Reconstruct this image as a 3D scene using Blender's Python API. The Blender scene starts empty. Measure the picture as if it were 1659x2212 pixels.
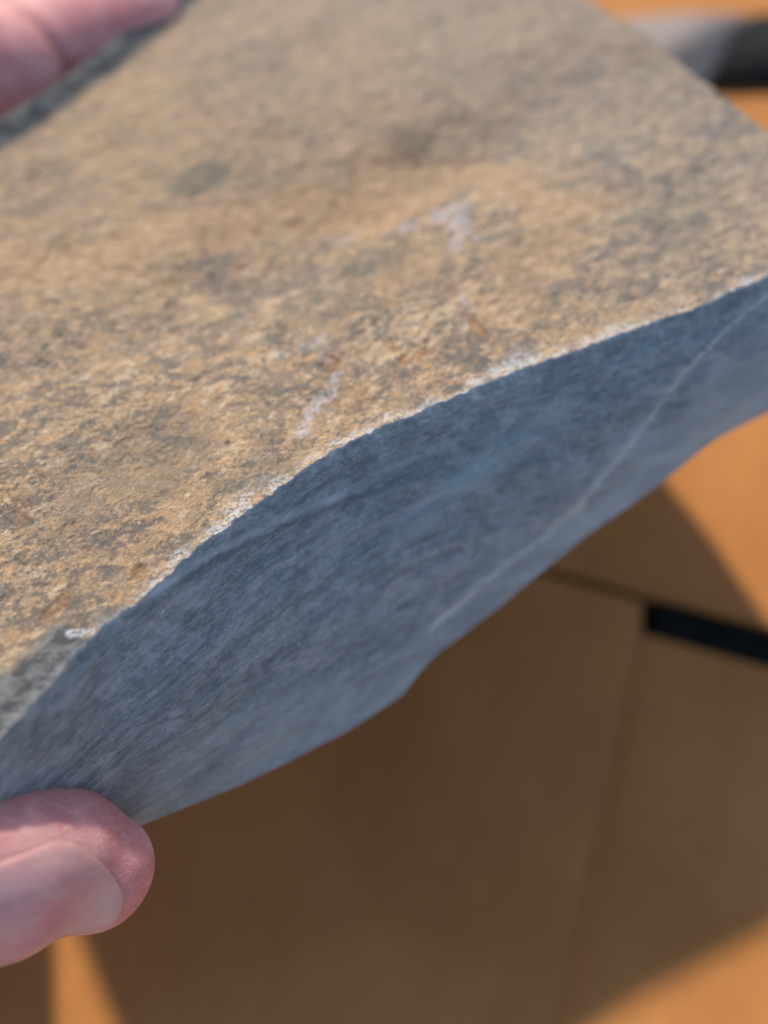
import bpy, bmesh, math, random
import numpy as np
from mathutils import Vector, Matrix
from mathutils.bvhtree import BVHTree
from mathutils.geometry import tessellate_polygon

# ------------------------------------------------------------------ camera, world, sun, exposure
scene = bpy.context.scene
PITCH = math.radians(65)          # camera looks this far below the horizon
H = 0.18                          # height of the lens above the boards (m)
F = 1916.0 / 2212.0               # focal length / frame height
cam_d = bpy.data.cameras.new('camera')
cam = bpy.data.objects.new('camera', cam_d)
scene.collection.objects.link(cam)
cam.location = (0, 0, H)
cam.rotation_euler = (math.pi / 2 - PITCH, 0, 0)
cam_d.sensor_fit = 'VERTICAL'
cam_d.sensor_height = 9.6
cam_d.sensor_width = 7.2
cam_d.lens = 9.6 * F
cam_d.clip_start = 0.005
cam_d.clip_end = 200
cam_d.dof.use_dof = True
cam_d.dof.focus_distance = 0.1045
cam_d.dof.aperture_fstop = 1.7
scene.camera = cam

UP = Vector((0, math.sin(PITCH), math.cos(PITCH)))
FWD = Vector((0, math.cos(PITCH), -math.sin(PITCH)))
def W(x, y, d):                   # centimetres right / up / away from the lens -> world metres
    return Vector((0, 0, H)) + (Vector((1, 0, 0)) * x + UP * y + FWD * d) * 0.01
def WD(x, y, d):
    return (Vector((1, 0, 0)) * x + UP * y + FWD * d).normalized()

SUN = WD(-0.235, 0.900, -0.370)   # towards the sun
world = bpy.data.worlds.new('World')
scene.world = world
world.use_nodes = True
wn = world.node_tree
sky = wn.nodes.new('ShaderNodeTexSky')
sky.sky_type = 'NISHITA'
sky.sun_disc = False
sky.sun_elevation = math.asin(SUN.z)
sky.sun_rotation = math.atan2(SUN.x, SUN.y)
sky.air_density = 1.0
sky.dust_density = 0.6
wn.links.new(sky.outputs[0], wn.nodes['Background'].inputs['Color'])
wn.nodes['Background'].inputs['Strength'].default_value = 0.14
sun_d = bpy.data.lights.new('sun', 'SUN')
sun_d.energy = 3.6
sun_d.angle = math.radians(2.4)
sun_d.color = (1.0, 0.90, 0.76)
sun = bpy.data.objects.new('sun', sun_d)
scene.collection.objects.link(sun)
sun.rotation_euler = SUN.to_track_quat('Z', 'Y').to_euler()
scene.view_settings.view_transform = 'Standard'
scene.view_settings.look = 'None'
scene.view_settings.exposure = 0.4
scene.view_settings.gamma = 1.0
scene.view_settings.use_curve_mapping = False

# ------------------------------------------------------------------ helpers
def ray(px, py):                  # a viewing direction given on the 1659 x 2212 picture
    return ((px - 829.5) / 1916.0, (1106 - py) / 1916.0)
NX, NY, ND = 0.05, -0.56, 0.83    # slab's upper plane (away from lens), 8.56 cm off
_l = math.sqrt(NX*NX + NY*NY + ND*ND); NX, NY, ND = NX/_l, NY/_l, ND/_l
DIST = 8.56
def face_d(px, py):
    a, b = ray(px, py)
    return DIST / (a*NX + b*NY + ND)
def on_face(px, py):              # point of the slab's upper plane, cm in lens axes
    a, b = ray(px, py); d = face_d(px, py)
    return np.array((a*d, b*d, d))
def on_floor(px, py, z=0.0):      # point of the boards, world metres
    a, b = ray(px, py)
    v = Vector((1, 0, 0))*a + UP*b + FWD
    t = (H - z) / -v.z
    return Vector((0, 0, H)) + v*t

rng = np.random.RandomState(7)
_tab = rng.rand(4, 256, 256)
def vnoise(x, y, k=0):
    xi = np.floor(x).astype(int); yi = np.floor(y).astype(int)
    fx = x - xi; fy = y - yi
    fx = fx*fx*fx*(fx*(fx*6-15)+10); fy = fy*fy*fy*(fy*(fy*6-15)+10)
    t = _tab[k]
    a = t[xi & 255, yi & 255]; b = t[(xi+1) & 255, yi & 255]
    c = t[xi & 255, (yi+1) & 255]; d = t[(xi+1) & 255, (yi+1) & 255]
    return (a*(1-fx)+b*fx)*(1-fy) + (c*(1-fx)+d*fx)*fy
def fbm(x, y, k=0, o=4, g=0.5):
    s = 0; a = 1; n = 0
    for i in range(o):
        s = s + a*(vnoise(x*2**i + 17.3*i + 40, y*2**i + 9.1*i + 60, (k+i) % 4)-0.5); n += a; a *= g
    return s/n*2
def sstep(a, b, x):
    t = np.clip((x-a)/(b-a), 0, 1); return t*t*(3-2*t)

col = scene.collection
def tag(o, label=None, cat=None, kind=None, group=None):
    if label: o['label'] = label
    if cat: o['category'] = cat
    if kind: o['kind'] = kind
    if group: o['group'] = group
    return o
def mesh_obj(name, verts, faces, mat, parent=None, smooth=True):
    me = bpy.data.meshes.new(name)
    verts = np.asarray(verts, dtype=np.float32)
    if isinstance(faces, np.ndarray):
        n = len(faces); k = faces.shape[1]
        me.vertices.add(len(verts)); me.vertices.foreach_set('co', verts.ravel())
        me.loops.add(n*k); me.loops.foreach_set('vertex_index', faces.ravel().astype(np.int32))
        me.polygons.add(n)
        me.polygons.foreach_set('loop_start', np.arange(0, n*k, k, dtype=np.int32))
        me.update(calc_edges=True)
    else:
        me.from_pydata([tuple(map(float, v)) for v in verts], [], faces)
    me.validate()
    me.polygons.foreach_set('use_smooth', [smooth]*len(me.polygons))
    o = bpy.data.objects.new(name, me); col.objects.link(o)
    me.materials.append(mat)
    if parent: o.parent = parent; o.matrix_parent_inverse = parent.matrix_world.inverted()
    return o
def attr(me, name, data):
    a = me.attributes.new(name, 'FLOAT', 'POINT'); a.data.foreach_set('value', np.asarray(data, dtype=np.float32).ravel())
def attr_v(me, name, data):
    a = me.attributes.new(name, 'FLOAT_VECTOR', 'POINT'); a.data.foreach_set('vector', np.asarray(data, dtype=np.float32).ravel())

class Mat:
    def __init__(s, name, rough=0.6, spec=0.5):
        s.m = bpy.data.materials.new(name); s.m.use_nodes = True
        s.t = s.m.node_tree; s.b = s.t.nodes['Principled BSDF']
        s.b.inputs['Roughness'].default_value = rough
        s.b.inputs['Specular IOR Level'].default_value = spec
    def L(s, a, b): s.t.links.new(a, b)
    def put(s, sock, v):
        if v is None: return
        if hasattr(v, 'is_linked') or isinstance(v, bpy.types.NodeSocket): s.L(v, sock)
        elif isinstance(v, (tuple, list)) and len(v) == 3 and sock.type == 'RGBA': sock.default_value = (*v, 1)
        else: sock.default_value = v
    def attr(s, name, out='Fac'):
        n = s.t.nodes.new('ShaderNodeAttribute'); n.attribute_name = name; return n.outputs[out]
    def geo(s):
        return s.t.nodes.new('ShaderNodeTexCoord').outputs['Object']
    def mapping(s, v, scale=(1, 1, 1), rot=(0, 0, 0), loc=(0, 0, 0)):
        n = s.t.nodes.new('ShaderNodeMapping'); s.L(v, n.inputs['Vector'])
        n.inputs['Scale'].default_value = scale; n.inputs['Rotation'].default_value = rot; n.inputs['Location'].default_value = loc
        return n.outputs[0]
    def noise(s, v, scale, detail=4, rough=0.55, dist=0.0):
        n = s.t.nodes.new('ShaderNodeTexNoise'); s.L(v, n.inputs['Vector'])
        n.inputs['Scale'].default_value = scale; n.inputs['Detail'].default_value = detail
        n.inputs['Roughness'].default_value = rough; n.inputs['Distortion'].default_value = dist
        return n.outputs['Fac']
    def voro(s, v, scale, feature='F1'):
        n = s.t.nodes.new('ShaderNodeTexVoronoi'); s.L(v, n.inputs['Vector']); n.feature = feature
        n.inputs['Scale'].default_value = scale; return n.outputs['Distance']
    def mr(s, v, a, b, c=0.0, d=1.0):
        n = s.t.nodes.new('ShaderNodeMapRange'); n.interpolation_type = 'SMOOTHSTEP'
        s.put(n.inputs['Value'], v)
        for k, x in (('From Min', a), ('From Max', b), ('To Min', c), ('To Max', d)): n.inputs[k].default_value = x
        return n.outputs[0]
    def math(s, op, a, b=None, clamp=False):
        n = s.t.nodes.new('ShaderNodeMath'); n.operation = op; n.use_clamp = clamp
        s.put(n.inputs[0], a)
        if b is not None: s.put(n.inputs[1], b)
        return n.outputs[0]
    def mix(s, f, a, b, mode='MIX'):
        n = s.t.nodes.new('ShaderNodeMix'); n.data_type = 'RGBA'; n.blend_type = mode
        s.put(n.inputs[0], f); s.put(n.inputs[6], a); s.put(n.inputs[7], b)
        return n.outputs[2]
    def bump(s, h, dist, strength=1.0, normal=None):
        n = s.t.nodes.new('ShaderNodeBump'); n.inputs['Distance'].default_value = dist; n.inputs['Strength'].default_value = strength
        s.put(n.inputs['Height'], h)
        if normal is not None: s.L(normal, n.inputs['Normal'])
        return n.outputs[0]

# ------------------------------------------------------------------ materials
def wood_material():
    M = Mat('brown_cardboard', 0.78, 0.25)
    p = M.mapping(M.geo(), rot=(0, 0, math.radians(GRAIN)))
    flute = M.noise(M.mapping(p, scale=(150, 3, 20)), 1.0, 3, 0.5, 0.2)
    fib = M.noise(M.mapping(p, scale=(900, 500, 60)), 1.0, 4, 0.6, 0.3)
    blot = M.noise(p, 18, 4, 0.6)
    c = M.mix(M.mr(blot, 0.38, 0.62), (0.40, 0.156, 0.040), (0.47, 0.198, 0.054))
    c = M.mix(M.math('MULTIPLY', M.mr(flute, 0.45, 0.65), 0.16), c, (0.34, 0.13, 0.035))
    c = M.mix(M.math('MULTIPLY', M.mr(fib, 0.50, 0.62), 0.18), c, (0.30, 0.12, 0.03))
    M.L(c, M.b.inputs['Base Color'])
    M.L(M.bump(fib, 0.0001, 0.4), M.b.inputs['Normal'])
    return M.m
GRAIN = 17

def crust_material():
    M = Mat('weathered_crust', 0.72, 0.35)
    uv = M.attr('uvc', 'Vector')                                  # centimetres on the face
    ox = M.geo()
    warp = M.noise(uv, 3.0, 2)
    mot = M.noise(uv, 0.55, 5, 0.6, 0.8)
    mid = M.noise(M.mapping(uv, rot=(0, 0, 0.5), scale=(0.75, 1.2, 1)), 4.0, 5, 0.6, 0.9)
    spk = M.noise(M.mapping(uv, rot=(0, 0, 0.7), scale=(0.7, 1.25, 1), loc=(3, 1, 0)), 5.0, 8, 0.76, 0.5)
    fin = M.noise(M.mapping(uv, rot=(0, 0, 0.4), scale=(0.8, 1.2, 1), loc=(7, 5, 2)), 22.0, 6, 0.75, 0.3)
    yel = M.noise(M.mapping(uv, loc=(17, 8, 4), scale=(1, 1.4, 1)), 5.0, 5, 0.68, 0.6)
    crm = M.noise(M.mapping(uv, rot=(0, 0, -0.5), loc=(27, 3, 4), scale=(0.7, 1.3, 1)), 5.5, 7, 0.76, 0.6)
    tan = M.mix(M.mr(mot, 0.42, 0.58), (0.175, 0.128, 0.086), (0.280, 0.195, 0.118))
    tan = M.mix(M.mr(mid, 0.42, 0.60), tan, (0.31, 0.195, 0.100))
    tan = M.mix(M.math('MULTIPLY', M.mr(M.math('ADD', crm, M.math('MULTIPLY', M.attr('cream_lit'), 0.055)), 0.50, 0.575), 0.80), tan, (0.48, 0.355, 0.225))
    tan = M.mix(M.math('MULTIPLY', M.mr(yel, 0.54, 0.61), 0.75), tan, (0.42, 0.25, 0.115))
    tan = M.mix(M.math('MULTIPLY', M.mr(fin, 0.54, 0.60), 0.45), tan, (0.54, 0.44, 0.31))
    # slate-grey specks where the patina is thin
    spmask = M.attr('speck')
    clus = M.noise(M.mapping(uv, rot=(0, 0, 0.7), scale=(0.7, 1.25, 1), loc=(1, 9, 3)), 2.2, 4, 0.6, 0.6)
    thr = M.math('ADD', M.math('ADD', spk, M.math('MULTIPLY', M.math('SUBTRACT', clus, 0.5), 0.75)), M.math('MULTIPLY', M.math('SUBTRACT', spmask, 0.8), 0.10))
    spk2 = M.noise(M.mapping(uv, rot=(0, 0, 0.5), scale=(0.8, 1.2, 1), loc=(13, 6, 2)), 14.0, 6, 0.75, 0.3)
    thr = M.math('ADD', thr, M.math('MULTIPLY', M.math('SUBTRACT', spk2, 0.5), 0.9))
    dk = M.math('MULTIPLY', M.mr(thr, 0.495, 0.575), M.mr(fin, 0.42, 0.54, 0.55, 1.0))
    c = M.mix(M.math('MULTIPLY', dk, 0.88), tan, (0.080, 0.076, 0.070))
    c = M.mix(M.math('MULTIPLY', M.mr(fin, 0.47, 0.41), 0.55), c, (0.075, 0.065, 0.05))
    c = M.mix(M.math('MULTIPLY', M.attr('back'), 0.6), c, M.mix(M.mr(crm, 0.42, 0.58), (0.165, 0.113, 0.066), (0.275, 0.188, 0.110)))
    # grey end
    c = M.mix(M.math('MULTIPLY', M.attr('greyish'), M.mr(mid, 0.42, 0.58, 0.20, 0.70)), c,
              M.mix(M.mr(spk, 0.46, 0.54), (0.28, 0.225, 0.170), (0.115, 0.115, 0.115)))
    # smooth brown film
    c = M.mix(M.math('MULTIPLY', M.attr('brown'), M.mr(fin, 0.42, 0.58, 0.62, 0.9)), c, M.mix(M.mr(crm, 0.42, 0.58), (0.245, 0.145, 0.072), (0.36, 0.23, 0.125)))
    # olive-dark bruises
    c = M.mix(M.math('MULTIPLY', M.attr('dark'), M.mr(crm, 0.42, 0.56, 0.95, 0.7)), c, (0.085, 0.078, 0.058))
    # rust
    c = M.mix(M.math('MULTIPLY', M.attr('rust'), M.mr(spk, 0.44, 0.53, 0.25, 0.9)), c, (0.22, 0.105, 0.04))
    # lilac fresh breaks
    c = M.mix(M.math('MULTIPLY', M.attr('lilac'), M.mr(fin, 0.45, 0.54, 0.05, 0.85)), c, (0.40, 0.39, 0.43))
    # bare slate corner
    c = M.mix(M.attr('slate'), c, M.mix(M.mr(spk, 0.46, 0.55), (0.045, 0.048, 0.050), (0.135, 0.135, 0.13)))
    # crushed white rim
    c = M.mix(M.math('MULTIPLY', M.attr('white'), M.mr(M.math('ADD', fin, M.math('MULTIPLY', M.math('SUBTRACT', spk2, 0.5), 0.8)), 0.45, 0.55, 0.0, 0.95)), c, (0.48, 0.49, 0.50))
    M.L(c, M.b.inputs['Base Color'])
    h = M.math('ADD', M.math('MULTIPLY', spk, -0.7), M.math('ADD', M.math('MULTIPLY', fin, 0.45), M.math('MULTIPLY', mid, 0.8)))
    h = M.math('MULTIPLY', h, M.math('SUBTRACT', 1.0, M.math('MULTIPLY', M.attr('brown'), 0.8)))
    M.L(M.bump(h, 0.00026, 0.7), M.b.inputs['Normal'])
    M.L(M.mr(fin, 0.3, 0.7, 0.55, 0.85), M.b.inputs['Roughness'])
    return M.m

def core_material():
    M = Mat('blue_grey_slate', 0.55, 0.45)
    uv = M.attr('uvc', 'Vector')                                  # along edge, down the break
    s1 = M.noise(M.mapping(uv, rot=(0, 0, -0.16), scale=(0.45, 1.5, 1)), 2.0, 5, 0.6, 0.5)
    s2 = M.noise(M.mapping(uv, rot=(0, 0, -0.20), scale=(0.5, 2.0, 1), loc=(4, 2, 1)), 6.0, 5, 0.65, 0.3)
    cl = M.noise(M.mapping(uv, rot=(0, 0, -0.2), scale=(0.7, 1.2, 1), loc=(9, 2, 1)), 2.2, 5, 0.62, 0.5)
    fn = M.noise(M.mapping(uv, rot=(0, 0, -0.4), scale=(0.45, 1.8, 1)), 30.0, 4, 0.7)
    gr = M.noise(M.mapping(uv, rot=(0, 0, -0.45), scale=(0.4, 1.7, 1), loc=(2, 6, 1)), 10.0, 6, 0.72, 0.3)
    c = M.mix(M.mr(s1, 0.38, 0.62), (0.115, 0.160, 0.195), (0.155, 0.208, 0.245))
    c = M.mix(M.math('MULTIPLY', M.mr(s2, 0.50, 0.60), 0.5), c, (0.062, 0.084, 0.110))
    c = M.mix(M.math('MULTIPLY', M.mr(cl, 0.48, 0.60), 0.85), c, (0.225, 0.262, 0.315))
    c = M.mix(M.math('MULTIPLY', M.mr(gr, 0.50, 0.60), 0.18), c, (0.26, 0.30, 0.335))
    c = M.mix(M.math('MULTIPLY', M.mr(gr, 0.48, 0.40), 0.22), c, (0.045, 0.062, 0.085))
    c = M.mix(M.math('MULTIPLY', M.mr(fn, 0.57, 0.64), 0.5), c, (0.38, 0.42, 0.47))
    c = M.mix(M.math('MULTIPLY', M.mr(fn, 0.45, 0.39), 0.5), c, (0.04, 0.055, 0.08))
    cd = M.noise(M.mapping(uv, rot=(0, 0, -0.35), scale=(0.6, 1.4, 1), loc=(5, 12, 1)), 3.2, 5, 0.64, 0.5)
    c = M.mix(M.math('MULTIPLY', M.mr(cd, 0.52, 0.64), 0.45), c, (0.058, 0.078, 0.098))
    saw = M.noise(M.mapping(uv, rot=(0, 0, 0.02), scale=(0.10, 11.0, 1)), 1.6, 4, 0.7, 0.1)
    c = M.mix(M.math('MULTIPLY', M.mr(saw, 0.52, 0.60), 0.22), c, (0.27, 0.33, 0.38))
    c = M.mix(M.math('MULTIPLY', M.mr(saw, 0.46, 0.40), 0.22), c, (0.055, 0.075, 0.10))
    iso = M.noise(M.mapping(uv, rot=(0, 0, -0.5), scale=(0.8, 1.4, 1), loc=(3, 7, 2)), 7.0, 8, 0.78, 0.2)
    c = M.mix(M.math('MULTIPLY', M.mr(iso, 0.50, 0.60), 0.30), c, (0.23, 0.28, 0.33))
    c = M.mix(M.math('MULTIPLY', M.mr(iso, 0.49, 0.41), 0.38), c, (0.055, 0.078, 0.105))
    gl = M.noise(M.mapping(uv, rot=(0, 0, -0.6), scale=(0.5, 1.5, 1), loc=(8, 8, 8)), 22.0, 3, 0.6)
    c = M.mix(M.math('MULTIPLY', M.mr(gl, 0.66, 0.72), 0.8), c, (0.50, 0.56, 0.62))  # small glints painted into the base colour
    c = M.mix(M.attr('pale'), c, M.mix(M.mr(s1, 0.42, 0.58), (0.19, 0.25, 0.30), (0.25, 0.315, 0.36)))
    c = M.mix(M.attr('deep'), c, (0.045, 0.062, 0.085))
    c = M.mix(1.0, c, (1.32, 1.32, 1.20), 'MULTIPLY')
    c = M.mix(M.attr('vein'), c, (0.46, 0.51, 0.50))
    c = M.mix(M.attr('white'), c, (0.40, 0.47, 0.53))
    M.L(c, M.b.inputs['Base Color'])
    h = M.math('ADD', M.math('MULTIPLY', s2, 0.7), M.math('ADD', M.math('MULTIPLY', fn, 0.22), s1))
    M.L(M.bump(h, 0.00012, 0.7), M.b.inputs['Normal'])
    M.L(M.mr(fn, 0.3, 0.7, 0.42, 0.65), M.b.inputs['Roughness'])
    return M.m

def skin_material():
    M = Mat('skin', 0.48, 0.4)
    p = M.geo()
    blot = M.noise(p, 90, 4, 0.6)
    ridg = M.noise(M.mapping(p, rot=(0, 0.2, -0.35), scale=(260, 1500, 900)), 1.0, 4, 0.6, 1.2)
    pore = M.voro(p, 2600)
    c = M.mix(M.mr(blot, 0.40, 0.60), (0.62, 0.245, 0.235), (0.74, 0.36, 0.33))
    c = M.mix(M.math('MULTIPLY', M.mr(ridg, 0.50, 0.62), 0.30), c, (0.80, 0.50, 0.45))
    c = M.mix(M.math('MULTIPLY', M.attr('crease'), 0.6), c, (0.40, 0.12, 0.10))
    M.L(c, M.b.inputs['Base Color'])
    M.b.inputs['Subsurface Weight'].default_value = 0.6
    M.b.inputs['Subsurface Radius'].default_value = (1.0, 0.35, 0.2)
    M.b.inputs['Subsurface Scale'].default_value = 0.0045
    h = M.math('ADD', M.math('MULTIPLY', ridg, 0.8), M.math('MULTIPLY', pore, 0.25))
    M.L(M.bump(h, 0.00022, 0.9), M.b.inputs['Normal'])
    return M.m

def nail_material():
    M = Mat('nail', 0.38, 0.4)
    t = M.attr('along')                                            # 0 root .. 1 free edge
    p = M.geo()
    st = M.noise(M.mapping(M.attr('nuv', 'Vector'), scale=(1.2, 22, 1)), 1.5, 4, 0.6)
    blot = M.noise(p, 130, 3)
    c = M.mix(M.mr(blot, 0.35, 0.65), (0.62, 0.22, 0.24), (0.76, 0.37, 0.35))
    c = M.mix(M.math('MULTIPLY', M.mr(st, 0.45, 0.75), 0.35), c, (0.66, 0.48, 0.47))
    c = M.mix(M.mr(M.math('ADD', t, M.math('MULTIPLY', M.math('SUBTRACT', blot, 0.5), 0.5)), 0.45, 0.95, 0.0, 0.65), c, (0.80, 0.50, 0.40))
    c = M.mix(M.attr('rim'), c, (0.60, 0.29, 0.27))
    M.L(c, M.b.inputs['Base Color'])
    M.b.inputs['Subsurface Weight'].default_value = 0.4
    M.b.inputs['Subsurface Radius'].default_value = (1.0, 0.4, 0.25)
    M.b.inputs['Subsurface Scale'].default_value = 0.0015
    M.L(M.bump(st, 0.0001, 0.5), M.b.inputs['Normal'])
    return M.m

def plain(name, c1, c2, scale, rough, spec=0.4, bd=0.0001):
    M = Mat(name, rough, spec); n = M.noise(M.geo(), scale, 5, 0.6)
    M.L(M.mix(M.mr(n, 0.35, 0.65), c1, c2), M.b.inputs['Base Color'])
    M.L(M.bump(n, bd, 0.6), M.b.inputs['Normal'])
    return M.m

wood = wood_material()
crust = crust_material()
core = core_material()
skin = skin_material()
nailm = nail_material()

# ------------------------------------------------------------------ floor of cardboard
ground = mesh_obj('ground', [(-60, -60, -0.03), (60, -60, -0.03), (60, 60, -0.03), (-60, 60, -0.03)], [(0, 1, 2, 3)],
                  plain('void_dark', (0.012, 0.014, 0.015), (0.018, 0.02, 0.021), 40, 0.9), smooth=False)  # near-black colour stands in for the shade below the gaps
tag(ground, kind='structure')
corner = on_floor(1410, 1298)                                      # where the two seams meet
ex = (on_floor(1640, 1356) - on_floor(1180, 1232)).normalized()    # along the cross seam
ey = (on_floor(1392, 1304) - on_floor(1204, 2204)).normalized()    # along the boards
def board(name, x0, x1, y0, y1):                                   # in seam axes, metres
    bm = bmesh.new()
    z0, z1 = -0.018, 0.0
    vs = [bm.verts.new(corner*1 + ex*x + ey*y + Vector((0, 0, z))) for z in (z0, z1) for x, y in ((x0, y0), (x1, y0), (x1, y1), (x0, y1))]
    for f in ((0, 3, 2, 1), (4, 5, 6, 7), (0, 1, 5, 4), (1, 2, 6, 5), (2, 3, 7, 6), (3, 0, 4, 7)):
        bm.faces.new([vs[i] for i in f])
    top = [e for e in bm.edges if all(abs(v.co.z) < 1e-6 for v in e.verts)]
    bmesh.ops.bevel(bm, geom=top, offset=0.00035, segments=2, affect='EDGES')
    me = bpy.data.meshes.new(name); bm.to_mesh(me); bm.free(); me.materials.append(wood)
    o = bpy.data.objects.new(name, me); col.objects.link(o); o.parent = floor
    return o
floor = bpy.data.objects.new('floor', None); col.objects.link(floor); tag(floor, kind='structure')
g = 0.0003
BW = 0.135
board('cardboard_panel', -1.2, 1.2, 0.0010, 1.5)
def creased_panel():                                               # one panel with a pressed fold line running down it
    prof = [(-1.2, 0), (-0.0045, 0), (-0.0024, -0.0002), (-0.0007, -0.0008), (0.0007, -0.0008), (0.0024, -0.0002), (0.0045, 0), (1.2, 0)]
    bm = bmesh.new(); x_off = -0.0012
    up, dn = [], []
    for i, (x, z) in enumerate(prof):
        y1 = -0.0008 if x < 0.0007 else -0.0078
        for L_, zz in ((up, z), (dn, -0.018)):
            L_.append([bm.verts.new(corner + ex*(x + x_off) + ey*y + Vector((0, 0, zz))) for y in (-2.0, y1)])
    for i in range(len(prof)-1):
        bm.faces.new((up[i][0], up[i+1][0], up[i+1][1], up[i][1]))
        bm.faces.new((dn[i][0], dn[i][1], dn[i+1][1], dn[i+1][0]))
        bm.faces.new((up[i][1], up[i+1][1], dn[i+1][1], dn[i][1]))
        bm.faces.new((up[i][0], dn[i][0], dn[i+1][0], up[i+1][0]))
    for q in (0, -1): bm.faces.new((up[q][0], up[q][1], dn[q][1], dn[q][0]))
    bmesh.ops.recalc_face_normals(bm, faces=bm.faces)
    me = bpy.data.meshes.new('cardboard_panel'); bm.to_mesh(me); bm.free(); me.materials.append(wood)
    o = bpy.data.objects.new('cardboard_panel', me); col.objects.link(o); o.parent = floor
creased_panel()
def strip():  # black fill standing in for the shade inside the open slot
    bm = bmesh.new()
    c_ = [(0.0016, -0.0074), (1.2, -0.0074), (1.2, -0.0004), (0.0016, -0.0004)]
    hi = [bm.verts.new(corner + ex*x + ey*y + Vector((0, 0, -0.0006))) for x, y in c_]
    lo = [bm.verts.new(corner + ex*x + ey*y + Vector((0, 0, -0.015))) for x, y in c_]
    bm.faces.new(hi); bm.faces.new(lo[::-1])
    for i in range(4): bm.faces.new((lo[i], lo[(i+1) % 4], hi[(i+1) % 4], hi[i]))
    me = bpy.data.meshes.new('slot_shade'); bm.to_mesh(me); bm.free()
    me.materials.append(plain('slot_black', (0.008, 0.008, 0.007), (0.012, 0.012, 0.010), 90, 0.95, 0.05))
    o = bpy.data.objects.new('slot_shade', me); col.objects.link(o); o.parent = floor
strip()

# ------------------------------------------------------------------ stone slab
front_px = [(-130, 1738), (-50, 1655), (0, 1603), (90, 1497), (190, 1385), (330, 1274), (430, 1184), (540, 1104), (640, 1028), (700, 987), (820, 925),
            (960, 870), (1090, 810), (1200, 775), (1370, 712), (1500, 667), (1659, 600), (1810, 557), (2040, 525)]
back_px = [(-480, 690), (-300, 540), (0, 298), (120, 214), (250, 114), (386, 0), (560, -130), (808, -316)]
right_px = [(2040, 525), (1820, 385), (1659, 281), (1560, 200), (1470, 132), (1380, 78), (1260, 0), (1100, -110), (808, -316)]
bot_px = [(-60, 1960, 2.2), (60, 1900, 2.15), (300, 1785, 2.05), (480, 1712, 2.0), (610, 1652, 2.0), (750, 1580, 2.0), (870, 1503, 2.0), (905, 1455, 1.97), (940, 1416, 1.95), (1080, 1312, 1.85),
          (1200, 1212, 1.8), (1300, 1135, 1.7), (1420, 1052, 1.6), (1500, 985, 1.5), (1550, 945, 1.5), (1659, 890, 1.5), (1800, 828, 1.7), (2010, 800, 1.9)]
def resample(pts, n):
    p = np.array(pts, float); s = np.r_[0, np.cumsum(np.linalg.norm(np.diff(p[:, :3], axis=0), axis=1))]
    q = np.linspace(0, s[-1], n)
    out = np.stack([np.interp(q, s, p[:, i]) for i in range(p.shape[1])], 1)
    for _ in range(max(1, n//60)):                                  # ease the corners of the polyline
        out[1:-1] = (out[:-2] + 2*out[1:-1] + out[2:])/4
    return out
NS, NT = 1000, 620
Fp = resample([on_face(*p) for p in front_px], NS)
Bp = resample([on_face(*p) for p in back_px], NS)
Rp = resample([on_face(*p) for p in right_px], NT)
U = np.array(on_face(1500, 667)) - np.array(on_face(330, 1265)); U /= np.linalg.norm(U)
Nv = np.array((NX, NY, ND)); V = np.cross(Nv, U); V /= np.linalg.norm(V)
if V[1] < 0: V = -V
O = on_face(830, 920)
s = np.linspace(0, 1, NS)[:, None, None]
tt = np.linspace(0, 1, NT)[None, :, None]
tt = tt**1.25                                                       # denser near the front edge
P = Fp[:, None, :]*(1-tt) + Bp[:, None, :]*tt
# bend the right end to its real outline
lin = Fp[-1][None]*(1-tt[0]) + Bp[-1][None]*tt[0]
Rr = np.stack([np.interp(tt[0, :, 0], np.linspace(0, 1, NT), Rp[:, i]) for i in range(3)], 1)
P = P + (Rr - lin)[None]*sstep(0.55, 1.0, s)
uu = (P - O) @ U; vv = (P - O) @ V
def uvof(px, py):
    q = on_face(px, py) - O; return q @ U, q @ V
def blob(px, py, ru, rv, rot=0, wob=0.35, k=0):
    a, b = uvof(px, py); x = uu-a; y = vv-b
    c, d = math.cos(rot), math.sin(rot); x, y = c*x+d*y, -d*x+c*y
    r = np.sqrt((x/ru)**2 + (y/rv)**2) + wob*fbm(uu*2.2/ max(ru, .3)+k*7, vv*2.2/max(ru, .3)+k*3, k % 4, 4)
    return 1 - sstep(0.55, 1.1, r)
def band(pts, w, wob=0.3, k=0):
    q = [uvof(*p) for p in pts]; D = np.full(uu.shape, 99.0)
    for (x0, y0), (x1, y1) in zip(q, q[1:]):
        dx, dy = x1-x0, y1-y0; t = np.clip(((uu-x0)*dx+(vv-y0)*dy)/(dx*dx+dy*dy), 0, 1)
        D = np.minimum(D, np.hypot(uu-x0-t*dx, vv-y0-t*dy))
    return 1 - sstep(0.45*w, w, D + wob*w*fbm(uu*1.6/w*.5+k*5, vv*1.6/w*.5, k % 4, 4))
edge_f = np.linalg.norm(P - Fp[:, None, :], axis=2)                 # distance from the front edge
edge_b = np.linalg.norm(P - Bp[:, None, :], axis=2)
brown0 = 0
brown = np.clip(band([(-60, 600), (200, 560), (420, 480), (640, 440), (820, 440)], 0.62, 0.5, 1)*0.9
                + band([(780, 400), (960, 360), (1150, 400)], 0.75, 1.0, 2)*0.7
                + blob(1180, 540, 1.5, 0.8, 0.1, 1.0, 3)*0.55 + blob(880, 580, 0.9, 0.4, 0, .5, 2)*.6, 0, 1)
lil2 = band([(650, 930), (668, 885), (712, 850), (722, 800)], 0.10, 1.0, 2) + 0.5*band([(655, 740), (690, 725), (700, 770)], 0.10, 1.2, 1) + 0.6*band([(1000, 640), (1005, 700)], 0.07, 1.0, 1)
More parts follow.
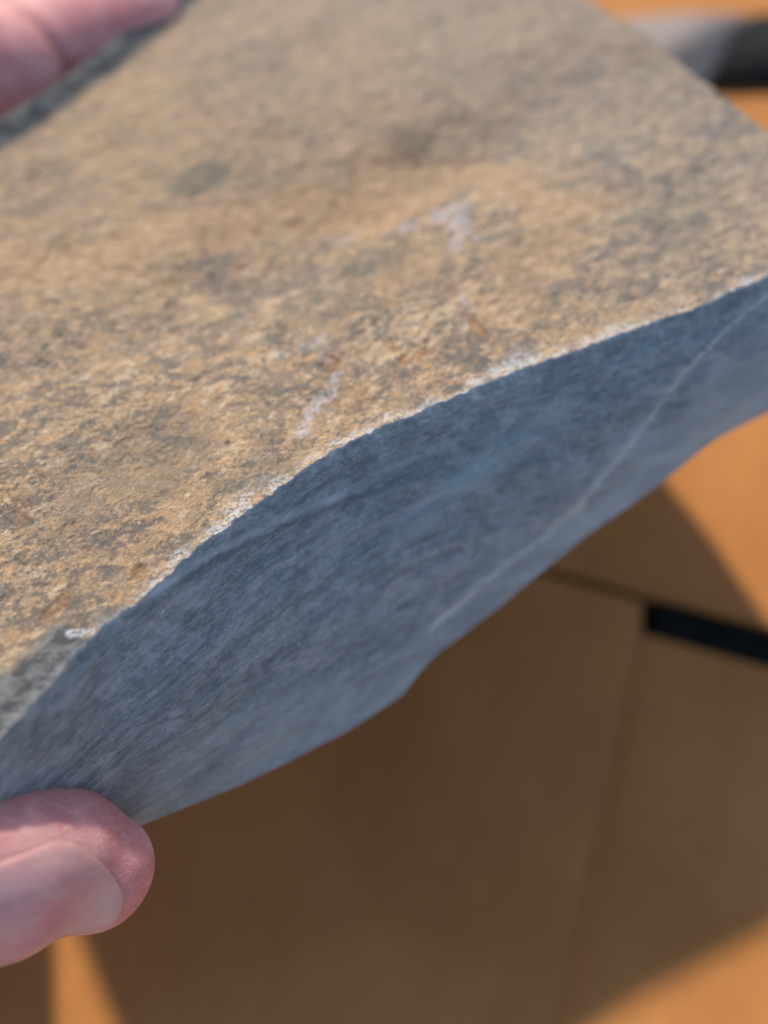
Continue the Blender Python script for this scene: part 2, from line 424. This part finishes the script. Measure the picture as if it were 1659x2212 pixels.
lilac = 0.85*np.clip(lil2 + 0.7*band([(945, 425), (990, 430), (1000, 480), (985, 530)], 0.12, 1.0, 3) + blob(985, 470, 0.13, 0.45, 0.15, 1.3, 1) + blob(1000, 415, 0.35, 0.18, 0.3, 1.2, 2)*.5 + blob(880, 463, 0.22, 0.11, 0.5, 0.5, 2) + 0 + blob(740, 480, 0.3, 0.14, 0, 0.5, 1)*0.4 + blob(600, 760, 0.10, 0.10, 0, 0.5, 1)*0.6
                + blob(1010, 660, 0.06, 0.22, 0, 0.5, 2)*0.5, 0, 1)
rust = np.clip(blob(1022, 690, 0.11, 0.38, -0.1, 0.8, 0) + blob(885, 765, 0.26, 0.20, 0, 0.9, 1) + blob(712, 775, 0.13, 0.25, 0, 0.9, 2) + 0.5*blob(760, 860, 0.3, 0.3, 0, .9, 2)
               + blob(300, 1235, 0.12, 0.12, 0, 0.5, 3) + blob(125, 1310, 0.24, 0.12, 0.4, 0.5, 3)*0.7 + blob(50, 1110, 0.10, 0.35, -0.4, 0.5, 2)*0.5 + blob(420, 900, 0.05, 0.4, -.3, .5, 1)*.4, 0, 1)
dark = np.clip(0.45*blob(300, 1000, 1.2, 0.8, 0.4, 1.0, 1) + 0.35*blob(700, 620, 1.6, 0.5, 0.1, 1.0, 2) + 0.4*blob(1480, 480, 1.6, 0.9, 0.2, 1.0, 3) + 0.5*blob(560, 1010, 0.7, 0.4, 0.3, 1.0, 0) + blob(450, 375, 0.75, 0.45, 0.2, 0.6, 1)*0.9 + blob(1000, 392, 0.45, 0.14, 0.2, 0.5, 2)*0.7 + blob(880, 300, 0.5, 0.4, 0.5, 0.6, 3)*0.35
               + blob(90, 900, 0.2, 0.2, 0, 0.6, 0)*0.5 + blob(690, 745, 0.10, 0.14, 0.0, 0.6, 0)*0.5, 0, 1)
_h = vv - (uvof(760, 470)[1] - 0.10*uu)
back = sstep(0.0, 1.6, _h + 0.5*fbm(uu*0.6, vv*0.6, 2, 4))*(1-0.55*sstep(3.5, 6.0, _h))*(0.75+0.5*fbm(uu*.5, vv*.5, 1, 4))  # darker brown paints the less-lit side behind the ridge
cream_lit = np.clip(0.9*blob(590, 765, 0.22, 0.16, 0.2, 0.8, 1) + 0.9*blob(850, 735, 0.3, 0.16, -0.3, 0.9, 2) + 0.8*blob(655, 915, 0.10, 0.12, 0, 0.6, 0) - 0.25 - 0.5*back + blob(900, 730, 1.3, 0.9, 0.2, 0.7, 1) + 0.7*blob(650, 620, 1.3, 0.5, 0.1, 0.7, 2) + 0.6*blob(560, 760, 0.5, 0.2, 0.1, 0.7, 3)
                + 0.6*blob(300, 800, 0.9, 0.5, 0.1, 0.8, 0) - 0.7*blob(750, 730, 0.5, .4, 0, .7, 2) - 0.8*blob(300, 1100, 1.6, 1.2, 0.6, 0.8, 2), -1, 1)  # cream patches, plus the brighter lit front-centre put into the colour
slate = np.clip(band([(-90, 1570), (40, 1508), (125, 1438)], 0.50, 0.5, 1), 0, 1)
grn = fbm(uu*6, vv*6, 1, 4)
slate = np.maximum(slate, (1 - sstep(0.28, 0.5, edge_b + 0.16*fbm(uu*1.5, vv*1.5, 2)))*(1-sstep(0.80, 0.9, s[:, :, 0])))
rimw = 0.19 + 0.26*np.clip(fbm(uu*1.1, uu*0+3, 1, 4)*1.6 + 0.12, 0, 1)
white = (1 - sstep(0.25*rimw, rimw, edge_f + 0.12*grn)) * sstep(-0.35, 0.35, fbm(uu*4, vv*4, 2, 4) + 0.22)*0.85
white = np.clip(white*(0.25+0.75*sstep(0.12, 0.26, s[:, :, 0])) + blob(175, 1368, 0.20, 0.06, -0.5, 0.4, 1), 0, 1)
greyish = sstep(1.6, 6.5, uu + 0.9*fbm(uu*.5, vv*.5, 3, 4) + 0.06*vv)*0.95
greyish = np.maximum(greyish, 0.5*sstep(0.8, 3.5, uu + 0.25*(vv-6) + .8*fbm(uu*.6, vv*.6, 1, 4))*sstep(3.5, 7, vv))
speck = np.clip(0.80 + 0.8*fbm(uu*0.45, vv*0.45, 0, 3) - 0.6*brown - 0.5*sstep(4, 7, vv), 0, 1)
# relief: gentle cleavage waves, small flakes and pits
calm = 0.12 + 0.88*(1-np.exp(-edge_f/1.2))
z = 0.16*calm*fbm(uu*0.22, vv*0.35, 2, 3) + 0.036*calm*fbm(uu*1.1, vv*1.5, 3, 5, 0.55) + (1-0.8*brown)*(0.014*fbm(uu*5, vv*6, 1, 5, 0.6) + 0.008*fbm(uu*16, vv*18, 0, 4, .6))
hump = np.exp(-((vv - uvof(760, 470)[1] - 0.10*uu)/0.9)**2)*np.exp(-((uu - uvof(760, 470)[0])/5.0)**2)
z -= 0.34*hump*calm
z -= 0.04*brown
st = fbm(uu*0.8, vv*0.8, 1, 5, 0.6)
z += 0.018*calm*(sstep(0.02, 0.06, st) + sstep(0.25, 0.29, st) + sstep(-0.25, -0.21, st))   # flaked steps
a0, b0 = uvof(700, 830)
z -= 0.05*sstep(-0.03, 0.03, uu-a0+0.06*fbm(vv*4, vv*4, 1))*np.exp(-((vv-b0)/0.55)**2)*(1-sstep(0.2, 1.2, uu-a0))
a0, b0 = uvof(1018, 690)
z -= 0.045*np.exp(-((uu-a0)/0.08)**2 - ((vv-b0)/0.30)**2)
z -= 0.05*blob(940, 455, 0.5, 0.35, 0.1, 0.5, 2)
z -= 0.03*rust
z += 0.02*(1-sstep(0.0, 0.15, edge_f + 0.05*grn))**2
z += 0.5*((1-sstep(0.0, 0.6, edge_b))**2)*0.5
jit = 0.045*fbm(np.linspace(0, 110, NS), np.zeros(NS), 1, 4, 0.65) + 0.012*fbm(np.linspace(0, 18, NS), np.ones(NS), 2, 3)
T = np.gradient(Fp, axis=0); T /= np.linalg.norm(T, axis=1)[:, None]
inn = np.cross(Nv, T); inn *= np.sign(inn @ V)[:, None]
P = P + (inn*jit[:, None])[:, None, :]*np.exp(-edge_f/0.25)[:, :, None]
T2 = np.gradient(P[-1], axis=0); T2 /= np.linalg.norm(T2, axis=1)[:, None]
inr = np.cross(Nv, T2); inr *= -np.sign(inr @ U)[:, None]
jr = 0.06*fbm(np.linspace(0, 45, NT), np.zeros(NT), 3, 5, 0.6)
P = P + (inr*jr[:, None])[None]*np.exp(-(1-s)*14/0.3)
P = P - Nv[None, None]*z[:, :, None]

def cm_world(A):
    A = A.reshape(-1, 3)
    X = A[:, :1]*np.array([[1, 0, 0]]) + A[:, 1:2]*np.array([list(UP)]) + A[:, 2:3]*np.array([list(FWD)])
    return X*0.01 + np.array([[0, 0, H]])
def gridfaces(n, m, flip=False):
    i = np.arange(n-1)[:, None]*m + np.arange(m-1)[None]
    f = np.stack([i, i+m, i+m+1, i+1], -1).reshape(-1, 4)
    return f[:, ::-1].copy() if flip else f

slab = bpy.data.objects.new('stone_slab', None); col.objects.link(slab)
tag(slab, 'thick broken slab of slate with a tan weathered face and a smooth blue-grey front edge, held in the hand', 'stone slab')
slab.location = W(*(P[NS//2, NT//3] + np.array([0, 0, 3.0])))
bpy.context.view_layer.update()
top = mesh_obj('weathered_face', cm_world(P), gridfaces(NS, NT), crust, slab)
tag(top, 'rough tan and ochre weathered upper face')
for nm, dt in (('brown', brown), ('lilac', lilac), ('rust', rust), ('dark', dark), ('slate', slate), ('white', white), ('greyish', greyish), ('speck', speck), ('cream_lit', cream_lit), ('back', back)):
    attr(top.data, nm, dt)
attr_v(top.data, 'uvc', np.stack([uu, vv, uu*0], -1))

# broken front edge, back, ends and underside
NR = 170
bp = np.array([(a, b, 0) for a, b, k in bot_px], float)
Bot = []
for a, b, k in bot_px:
    ra, rb = ray(a, b)
    # nearest front-edge depth along the slanted direction
    j = np.argmin(np.abs(Fp[:, 0]/Fp[:, 2] - ra + 0.09 - 0.0*rb))
    d = Fp[j, 2] + k
    Bot.append((ra*d, rb*d, d))
Bot = resample(Bot, NS)
Bot += Nv*(0.05*fbm(np.linspace(0, 22, NS), np.zeros(NS)+5, 1, 4))[:, None]
r = np.linspace(0, 1, NR)[None, :, None]
E = P[:, 0, :]
Es = E.copy()
for _ in range(260): Es[1:-1] = (Es[:-2] + 2*Es[1:-1] + Es[2:])/4
S = Es[:, None, :]*(1-r) + Bot[:, None, :]*r + (E - Es)[:, None, :]*np.exp(-r*28)
al = (S - O) @ U
ln = np.linalg.norm(Bot - E, axis=1)[:, None]
dn = r[:, :, 0]*ln
cx = np.gradient(S, axis=0)[:, :, :]; cy = np.gradient(S, axis=1)
sn = np.cross(cx, cy); sn /= np.linalg.norm(sn, axis=2)[:, :, None]
if sn[NS//2, NR//2, 2] > 0: sn = -sn
bul = 0.14*np.sin(np.pi*r[:, :, 0])*1.0
rel = bul + 0.03*fbm(al*0.6 + dn*0.2, dn*1.6, 1, 4) + 0.012*fbm(al*1.5, dn*9, 2, 4, 0.6)
fade = sstep(0.0, 0.06, r[:, :, 0])*sstep(1.0, 0.96, r[:, :, 0])
S = S + sn*(bul + (rel-bul)*fade)[:, :, None]
# image-fixed landmarks of the break, found on its own surface
def side_uv(px, py):
    a, b = ray(px, py); q = np.hypot(S[:, :, 0]/S[:, :, 2]-a, S[:, :, 1]/S[:, :, 2]-b)
    i, j = np.unravel_index(np.argmin(q), q.shape); return al[i, j], dn[i, j]
def sband(pts, w, wob=0.3, k=0, soft=0.3):
    q = [side_uv(*p) for p in pts]; D = np.full(al.shape, 99.0)
    for (x0, y0), (x1, y1) in zip(q, q[1:]):
        dx, dy = x1-x0, y1-y0; t = np.clip(((al-x0)*dx+(dn-y0)*dy)/(dx*dx+dy*dy+1e-9), 0, 1)
        D = np.minimum(D, np.hypot(al-x0-t*dx, dn-y0-t*dy))
    return 1 - sstep(soft*w, w, D + wob*w*fbm(al*1.3/w*.4+k*5, dn*3/w*.4, k % 4, 4))
vein = np.clip(0.85*sband([(930, 1360), (1080, 1230), (1190, 1150), (1250, 1090), (1370, 950), (1480, 800), (1560, 720), (1670, 630)], 0.05, 0.9, 1, 0.1)
               + 0.3*sband([(930, 1360), (1080, 1230), (1190, 1150), (1250, 1090), (1370, 950), (1480, 800)], 0.16, 0.6, 1, 0.1)
               + 0.6*sband([(1190, 1150), (1255, 1095)], 0.15, 0.6, 1, 0.1) + 0.35*sband([(1225, 1100), (1300, 1150)], 0.1, 0.5, 2, .1)
               + 0.35*sband([(1290, 840), (1360, 740)], 0.05, 0.4, 2, 0.1), 0, 1)*(0.6 + 0.5*np.clip(fbm(al*1.5, dn*2, 3, 3)+.5, 0, 1))
white2 = np.clip(0.42*sband([(330, 1285), (440, 1205), (580, 1135), (740, 1066)], 0.07, 0.5, 1, 0.1) + 0.2*sband([(700, 1084), (780, 1048), (850, 1010)], 0.07, 0.9, 1, 0.1) + 0.45*sband([(300, 1290), (380, 1250)], 0.10, 0.5, 2, .1)  # long bands paint the lit lip of the saw-cut step
                 + 0.5*sband([(1118, 868), (1142, 858)], 0.03, 0.3, 3, .1) + 0.35*sband([(690, 1400), (712, 1385)], 0.05, 0.5, 3, .1)
                 + 0.5*(1-sstep(0.0, 0.05, dn + 0.02*fbm(al*6, dn*6, 1))), 0, 1)
lstr = fbm(al*0.5+3, dn*22, 2, 4, 0.6)
white2 = np.clip(white2 + 0.45*np.clip(lstr*2.2-0.1, 0, 1)*(1-sstep(-6.2, -4.0, al))*(1-sstep(0.25, 0.55, dn)), 0, 1)
deep = np.clip(0.5*sband([(400, 1252), (580, 1155), (740, 1088), (800, 1062)], 0.075, 0.6, 1, 0.1) + 0.15*sband([(760, 1090), (900, 1020), (1010, 965)], 0.3, 1.2, 1, 0.0) + 0.2*sband([(520, 1250), (700, 1140)], 0.16, 0.6, 2, 0.05) , 0, 1)  # shade under the saw-cut step, put into the colour
pale = np.clip(0.50*sstep(0.55, 0.95, r[:, :, 0] + 0.30*fbm(al*.8, dn*2, 1, 4)) + 0.85*sstep(3.5, 7.0, al + 1.5*(dn-1.0) + 0.8*fbm(al*.6, dn, 2, 3))
               + 0.5*sband([(880, 1140), (1050, 1000), (1180, 910)], 0.35, 0.7, 2, 0.05), 0, 0.9)
Sv = S.reshape(-1, 3)
verts = [Sv]; faces = [gridfaces(NS, NR, True)]
off = len(Sv)
ring = [P[-1, :, :], P[::-1, -1, :], P[0, ::-1, :]]
NK = 12
deepv = Nv*2.3
uvx = [np.stack([al, dn, al*0], -1).reshape(-1, 3)]
extra = 0
bottoms = [S[:, -1, :]]
for q, R_ in enumerate(ring):
    R_ = R_[::4] if (len(R_)-1) % 4 == 0 else np.vstack([R_[::4], R_[-1:]])
    n = len(R_); kk = np.linspace(0, 1, NK)[None, :, None]
    lo = R_ + deepv*1.0
    if q == 0: lo[0] = S[-1, -1]; 
    if q == 2: lo[-1] = S[0, -1]
    w0 = np.linspace(0, 1, n)[:, None]
    if q == 0:
        dd = S[-1, -1] - R_[0]; lo = R_ + dd*(1-sstep(0, 0.25, w0)) + deepv*sstep(0, 0.25, w0)
    if q == 2:
        dd = S[0, -1] - R_[-1]; lo = R_ + dd*sstep(0.75, 1, w0) + deepv*(1-sstep(0.75, 1, w0))
    G = R_[:, None, :]*(1-kk) + lo[:, None, :]*kk
    ar = np.linspace(0, n*0.06, n)[:, None] + kk[:, :, 0]*0
    G = G + (Nv*0)[None, None]
    verts.append(G.reshape(-1, 3)); faces.append(gridfaces(n, NK, True) + off); off += n*NK
    uvx.append(np.stack([ar, kk[:, :, 0]*2.3 + ar*0, ar*0], -1).reshape(-1, 3))
    extra += n*NK
    bottoms.append(lo)
allf = [tuple(int(i) for i in f) for F_ in faces for f in F_]
# underside polygon
pb = np.vstack([b[:-1] for b in bottoms]); pb = pb[::6]
b0 = off; verts.append(pb); cb = pb.mean(0)[None]; verts.append(cb)
uvx.append(np.stack([(pb-O) @ U, (pb-O) @ V, pb[:, 0]*0], -1)); uvx.append(np.array([[0., 5., 0.]]))
m = len(pb)
allf += [(b0+i, b0+(i+1) % m, b0+m) for i in range(m)]
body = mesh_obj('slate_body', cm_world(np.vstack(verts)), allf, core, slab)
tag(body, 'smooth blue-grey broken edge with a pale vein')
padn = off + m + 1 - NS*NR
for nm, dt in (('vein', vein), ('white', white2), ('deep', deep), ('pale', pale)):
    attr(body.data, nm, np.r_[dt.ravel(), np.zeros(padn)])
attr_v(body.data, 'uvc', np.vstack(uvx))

# ------------------------------------------------------------------ hand
def tube(bm, pts, seg=28, sub=7):
    """rounded chain: pts = (centre world, half width, half height, height direction)"""
    C = []
    n = len(pts)
    for i in range(n-1):
        for k in range(sub):
            t = k/sub
            def cr(f):
                p0, p1, p2, p3 = (f(pts[max(i-1, 0)]), f(pts[i]), f(pts[i+1]), f(pts[min(i+2, n-1)]))
                return 0.5*((2*p1) + (p2-p0)*t + (2*p0-5*p1+4*p2-p3)*t*t + (3*p1-p0-3*p2+p3)*t**3)
            C.append((cr(lambda p: p[0]), cr(lambda p: p[1]), cr(lambda p: p[2]), cr(lambda p: p[3])))
    C.append(pts[-1])
    rings = []
    for i, (c, w, h, hd) in enumerate(C):
        d = (C[min(i+1, len(C)-1)][0] - C[max(i-1, 0)][0]).normalized()
        hd = (hd - d*hd.dot(d)).normalized(); sd = d.cross(hd)
        rings.append((c, d, sd, hd, w, h))
    full = []
    c, d, sd, hd, w, h = rings[0]
    for a in (80, 65, 50, 35, 18):
        A = math.radians(a); full.append((c - d*math.sin(A)*min(w, h)*1.0, sd, hd, w*math.cos(A), h*math.cos(A)))
    full += [(r_[0], r_[2], r_[3], r_[4], r_[5]) for r_ in rings]
    c, d, sd, hd, w, h = rings[-1]
    for a in (18, 35, 50, 65, 80):
        A = math.radians(a); full.append((c + d*math.sin(A)*min(w, h)*1.0, sd, hd, w*math.cos(A), h*math.cos(A)))
    prev = None
    for (c, sd, hd, w, h) in full:
        cur = [bm.verts.new(c + sd*math.cos(2*math.pi*k/seg)*w + hd*math.sin(2*math.pi*k/seg)*h) for k in range(seg)]
        if prev:
            for k in range(seg):
                bm.faces.new((prev[k], prev[(k+1) % seg], cur[(k+1) % seg], cur[k]))
        else: bm.faces.new(cur[::-1])
        prev = cur
    bm.faces.new(prev)
def rp(px, py, d):
    a, b = ray(px, py); return W(a*d, b*d, d)
bm = bmesh.new()
cmv = lambda x: x*0.01
vd = WD(0.05, -0.58, -0.80)                                        # nail side of the thumb
TH = 10.3
thumb = [(rp(208, 1886, TH+.32), cmv(.82), cmv(.66), vd), (rp(160, 1874, TH+.2), cmv(.99), cmv(.76), vd), (rp(90, 1866, TH+.0), cmv(1.09), cmv(.90), vd), (rp(0, 1878, TH-.30), cmv(1.17), cmv(.97), vd),
         (rp(-150, 1900, TH-.75), cmv(1.17), cmv(.88), vd), (rp(-330, 1925, TH-.85), cmv(1.1), cmv(.95), vd), (W(-8.0, -4.3, 10.6), cmv(1.2), cmv(1.15), vd),
         (W(-10.8, -2.2, 12.2), cmv(1.8), cmv(1.6), vd), (W(-15.5, 0.4, 13.8), cmv(2.3), cmv(1.9), vd)]
tube(bm, thumb, 40, 8)
bu = WD(-0.1, 0.55, -0.83)
fing = [
    [(rp(308, 30, 17.3), .84, .80), (rp(230, 58, 17.1), 1.08, 1.0), (rp(60, 118, 16.6), 1.28, 1.15), (rp(0, 138, 16.3), 1.32, 1.2), (W(-9.4, 7.6, 15.3), 1.08, 1.05), (W(-12.0, 5.0, 14.8), 1.25, 1.3), (W(-16, 2.0, 14.6), 1.4, 1.6)],
    [(W(-3.6, 6.6, 19.3), .72, .68), (W(-5.8, 5.8, 18.8), .88, .82), (W(-9.0, 5.2, 17.6), 1.0, 1.0), (W(-12.3, 4.0, 16.0), 1.25, 1.3), (W(-17.5, 1.6, 14.8), 1.5, 1.6)],
    [(W(-4.4, 4.6, 18.4), .7, .65), (W(-6.5, 4.4, 18.1), .82, .8), (W(-9.5, 4.0, 17.2), .95, .95), (W(-12.3, 2.6, 15.7), 1.2, 1.3), (W(-17.5, 0.9, 14.7), 1.4, 1.6)],
    [(W(-5.6, 1.8, 16.4), .6, .58), (W(-7.4, 1.8, 16.2), .72, .7), (W(-9.8, 1.6, 15.8), .85, .85), (W(-12.2, 0.8, 15.1), 1.15, 1.25), (W(-17.5, 0.2, 14.6), 1.4, 1.6)]]
for f_ in fing:
    tube(bm, [(c, cmv(w), cmv(h), bu) for c, w, h in f_], 32, 6)
tube(bm, [(W(-9.1, -2.0, 12.0), cmv(1.4), cmv(.9), bu), (W(-9.7, 0.5, 13.0), cmv(1.5), cmv(.8), bu), (W(-10.6, 3.5, 14.4), cmv(1.5), cmv(1.0), bu)], 32, 6)
tube(bm, [(W(-12.8, 5.2, 14.9), cmv(1.4), cmv(1.2), bu), (W(-13.2, 3.2, 15.1), cmv(2.2), cmv(1.3), bu), (W(-13.2, 1.0, 14.9), cmv(1.6), cmv(1.3), bu)], 32, 6)
tube(bm, [(W(-13.2, 3.2, 15.1), cmv(3.4), cmv(1.3), bu), (W(-16, 2.0, 14.6), cmv(3.3), cmv(1.6), bu), (W(-19, 0.8, 14.0), cmv(2.8), cmv(1.9), bu), (W(-21.5, -0.2, 13.4), cmv(2.6), cmv(2.0), bu),
          (W(-28, -2.5, 12.4), cmv(3.3), cmv(2.9), bu), (W(-36, -5.0, 11.0), cmv(3.9), cmv(3.6), bu)], 40, 6)
me = bpy.data.meshes.new('hand'); bm.to_mesh(me); bm.free()
hand = bpy.data.objects.new('person', me); col.objects.link(hand)
md = hand.modifiers.new('v', 'REMESH'); md.mode = 'VOXEL'; md.voxel_size = 0.0006; md.use_smooth_shade = True
ms = hand.modifiers.new('s', 'SMOOTH'); ms.factor = 0.5; ms.iterations = 26
dg = bpy.context.evaluated_depsgraph_get()
me2 = bpy.data.meshes.new_from_object(hand.evaluated_get(dg))
hand.modifiers.clear(); hand.data = me2; me2.name = 'hand'
me2.materials.clear(); me2.materials.append(skin)
n = len(me2.vertices)
co = np.zeros(n*3); me2.vertices.foreach_get('co', co); co = co.reshape(-1, 3)
nr = np.zeros(n*3); me2.vertices.foreach_get('normal', nr); nr = nr.reshape(-1, 3)
# index-finger joint crease
crease = np.zeros(n)
def groove(pw, ax, width, depth, reach):
    global co, crease
    a = np.array(list(ax)); dlt = co - np.array(list(pw))
    tq = dlt @ a; rad = np.linalg.norm(dlt, axis=1)
    g_ = np.exp(-(tq/width)**2)*(rad < reach)
    co = co - nr*(g_*depth)[:, None]; crease = np.maximum(crease, g_)
ax1 = (rp(225, 42, 17.3) - rp(0, 122, 16.5)).normalized()
groove(rp(68, 118, 16.6), (ax1 + WD(0, .55, 0)*.35).normalized(), 0.0013, 0.0009, 0.0150)
me2.vertices.foreach_set('co', co.ravel()); me2.update()
attr(me2, 'crease', crease)
me2.polygons.foreach_set('use_smooth', [True]*len(me2.polygons))
tag(hand, 'left hand gripping the slate slab, thumb on its blue-grey edge', 'person')

# thumb nail laid on the thumb
bvh = BVHTree.FromObject(hand, bpy.context.evaluated_depsgraph_get())
# upper rim and lower rim of the nail from root to free edge
up_px = [(-190, 1850), (-120, 1862), (-60, 1868), (0, 1862), (60, 1838), (115, 1816), (160, 1818), (205, 1850), (245, 1893), (268, 1935)]
lo_px = [(-190, 2085), (-120, 2112), (-60, 2112), (0, 2094), (60, 2076), (115, 2056), (160, 2040), (205, 2018), (240, 1998), (262, 1972)]
camp = Vector((0, 0, H))
NI, NJ = 70, 34
Uq = resample([(*p, 0) for p in up_px], NI); Lq = resample([(*p, 0) for p in lo_px], NI)
nv = []; na = []; nuv = []; nrim = []
last = None
for i in range(NI):
    for j in range(NJ):
        t = j/(NJ-1)
        px, py = Uq[i, 0]*(1-t)+Lq[i, 0]*t, Uq[i, 1]*(1-t)+Lq[i, 1]*t
        a, b = ray(px, py); dv = (Vector((1, 0, 0))*a + UP*b + FWD).normalized()
        hit, no, _, _ = bvh.ray_cast(camp, dv)
        if hit is None or (hit-camp).length > 0.14:
            q = bvh.find_nearest(camp + dv*0.0985*math.sqrt(1+a*a+b*b)); hit, no = q[0], q[1]
        e = min(i/(NI-1)*0+1, 1)
        rim = min(t, 1-t)*NJ
        lift = 0.00020*min(1, rim/2.0) - 0.00006*(rim < 0.5)
        ifr = i/(NI-1)
        lift *= 1.0 if i < NI-3 else (NI-1-i)/3*1.0
        lift += 0.00008*ifr*(4*t*(1-t))
        nv.append(hit + no*lift); na.append(ifr); nuv.append((px/100, py/100, 0)); nrim.append(max(0, 1-rim/6.0)*0.85 if i < NI-6 else max(max(0, 1-rim/6.0)*0.85, 1-(NI-1-i)/6*1.0)*0.9)
nail = mesh_obj('thumbnail', [tuple(v) for v in nv], gridfaces(NI, NJ), nailm, hand)
attr(nail.data, 'rim', nrim); attr(nail.data, 'along', na); attr_v(nail.data, 'nuv', nuv)
sm = nail.modifiers.new('s', 'SMOOTH'); sm.iterations = 4
tk = nail.modifiers.new('t', 'SOLIDIFY'); tk.thickness = 0.00022; tk.offset = 0.0

# ------------------------------------------------------------------ things on the boards behind
def extr(name, px, z0, z1, mat, parent, bev=0.001):
    bm = bmesh.new()
    pts = [on_floor(a, b, z1) for a, b in px]
    lo = [bm.verts.new((p.x, p.y, z0)) for p in pts]; hi = [bm.verts.new((p.x, p.y, z1)) for p in pts]
    m_ = len(pts)
    bm.faces.new(hi); bm.faces.new(lo[::-1])
    for i in range(m_): bm.faces.new((lo[i], lo[(i+1) % m_], hi[(i+1) % m_], hi[i]))
    bmesh.ops.recalc_face_normals(bm, faces=bm.faces)
    bmesh.ops.bevel(bm, geom=[e for e in bm.edges], offset=bev, segments=4, affect='EDGES')
    me = bpy.data.meshes.new(name); bm.to_mesh(me); bm.free(); me.materials.append(mat)
    me.polygons.foreach_set('use_smooth', [True]*len(me.polygons))
    o = bpy.data.objects.new(name, me); col.objects.link(o); o.parent = parent; o.matrix_parent_inverse = parent.matrix_world.inverted()
    return o
case = bpy.data.objects.new('case', None); col.objects.link(case)
case.location = on_floor(1500, 150)
bpy.context.view_layer.update()
tag(case, 'smooth grey case with a black end lying on the brown cardboard behind the slab', 'case')
grey_m = plain('grey_shell', (0.205, 0.172, 0.155), (0.225, 0.19, 0.17), 60, 0.75, 0.2)
black_m = plain('black_rubber', (0.007, 0.007, 0.007), (0.010, 0.010, 0.010), 60, 0.8, 0.15)
extr('shell', [(1230, 70), (1340, 36), (1470, 22), (1622, 26), (1592, 62), (1530, 172), (1480, 250), (1230, 250)], 0.0003, 0.004, grey_m, case)
extr('end_cap', [(1627, 24), (1760, 30), (1830, 110), (1800, 168), (1659, 172), (1535, 174), (1597, 64)], 0.0003, 0.0037, black_m, case)
sheet = bpy.data.objects.new('sheet', None)  # crumpled stand-in form for an unidentified dark green patch
gm = plain('dark_green_sheet', (0.012, 0.022, 0.008), (0.022, 0.036, 0.012), 200, 0.9)
bmc = bmesh.new()
bmesh.ops.create_grid(bmc, x_segments=60, y_segments=40, size=0.5)
cc = on_floor(240, -90)
for v in bmc.verts:
    x, y = v.co.x*0.16, v.co.y*0.09
    rr = max(abs(v.co.x), abs(v.co.y))*2
    hgt = 0.012*(1-rr**6) + 0.004*float(fbm(np.array([v.co.x*6]), np.array([v.co.y*5]), 1, 4)[0])*(1-rr**2)
    v.co = Vector((cc.x + x, cc.y + y, 0.0012 + max(hgt, 0)))
mec = bpy.data.meshes.new('sheet'); bmc.to_mesh(mec); bmc.free(); mec.materials.append(gm)
mec.polygons.foreach_set('use_smooth', [True]*len(mec.polygons))
sheet = bpy.data.objects.new('sheet', mec); col.objects.link(sheet)
so = sheet.modifiers.new('t', 'SOLIDIFY'); so.thickness = 0.001; so.offset = 1
tag(sheet, 'dark green crumpled cloth on the cardboard beyond the fingertip', 'sheet')
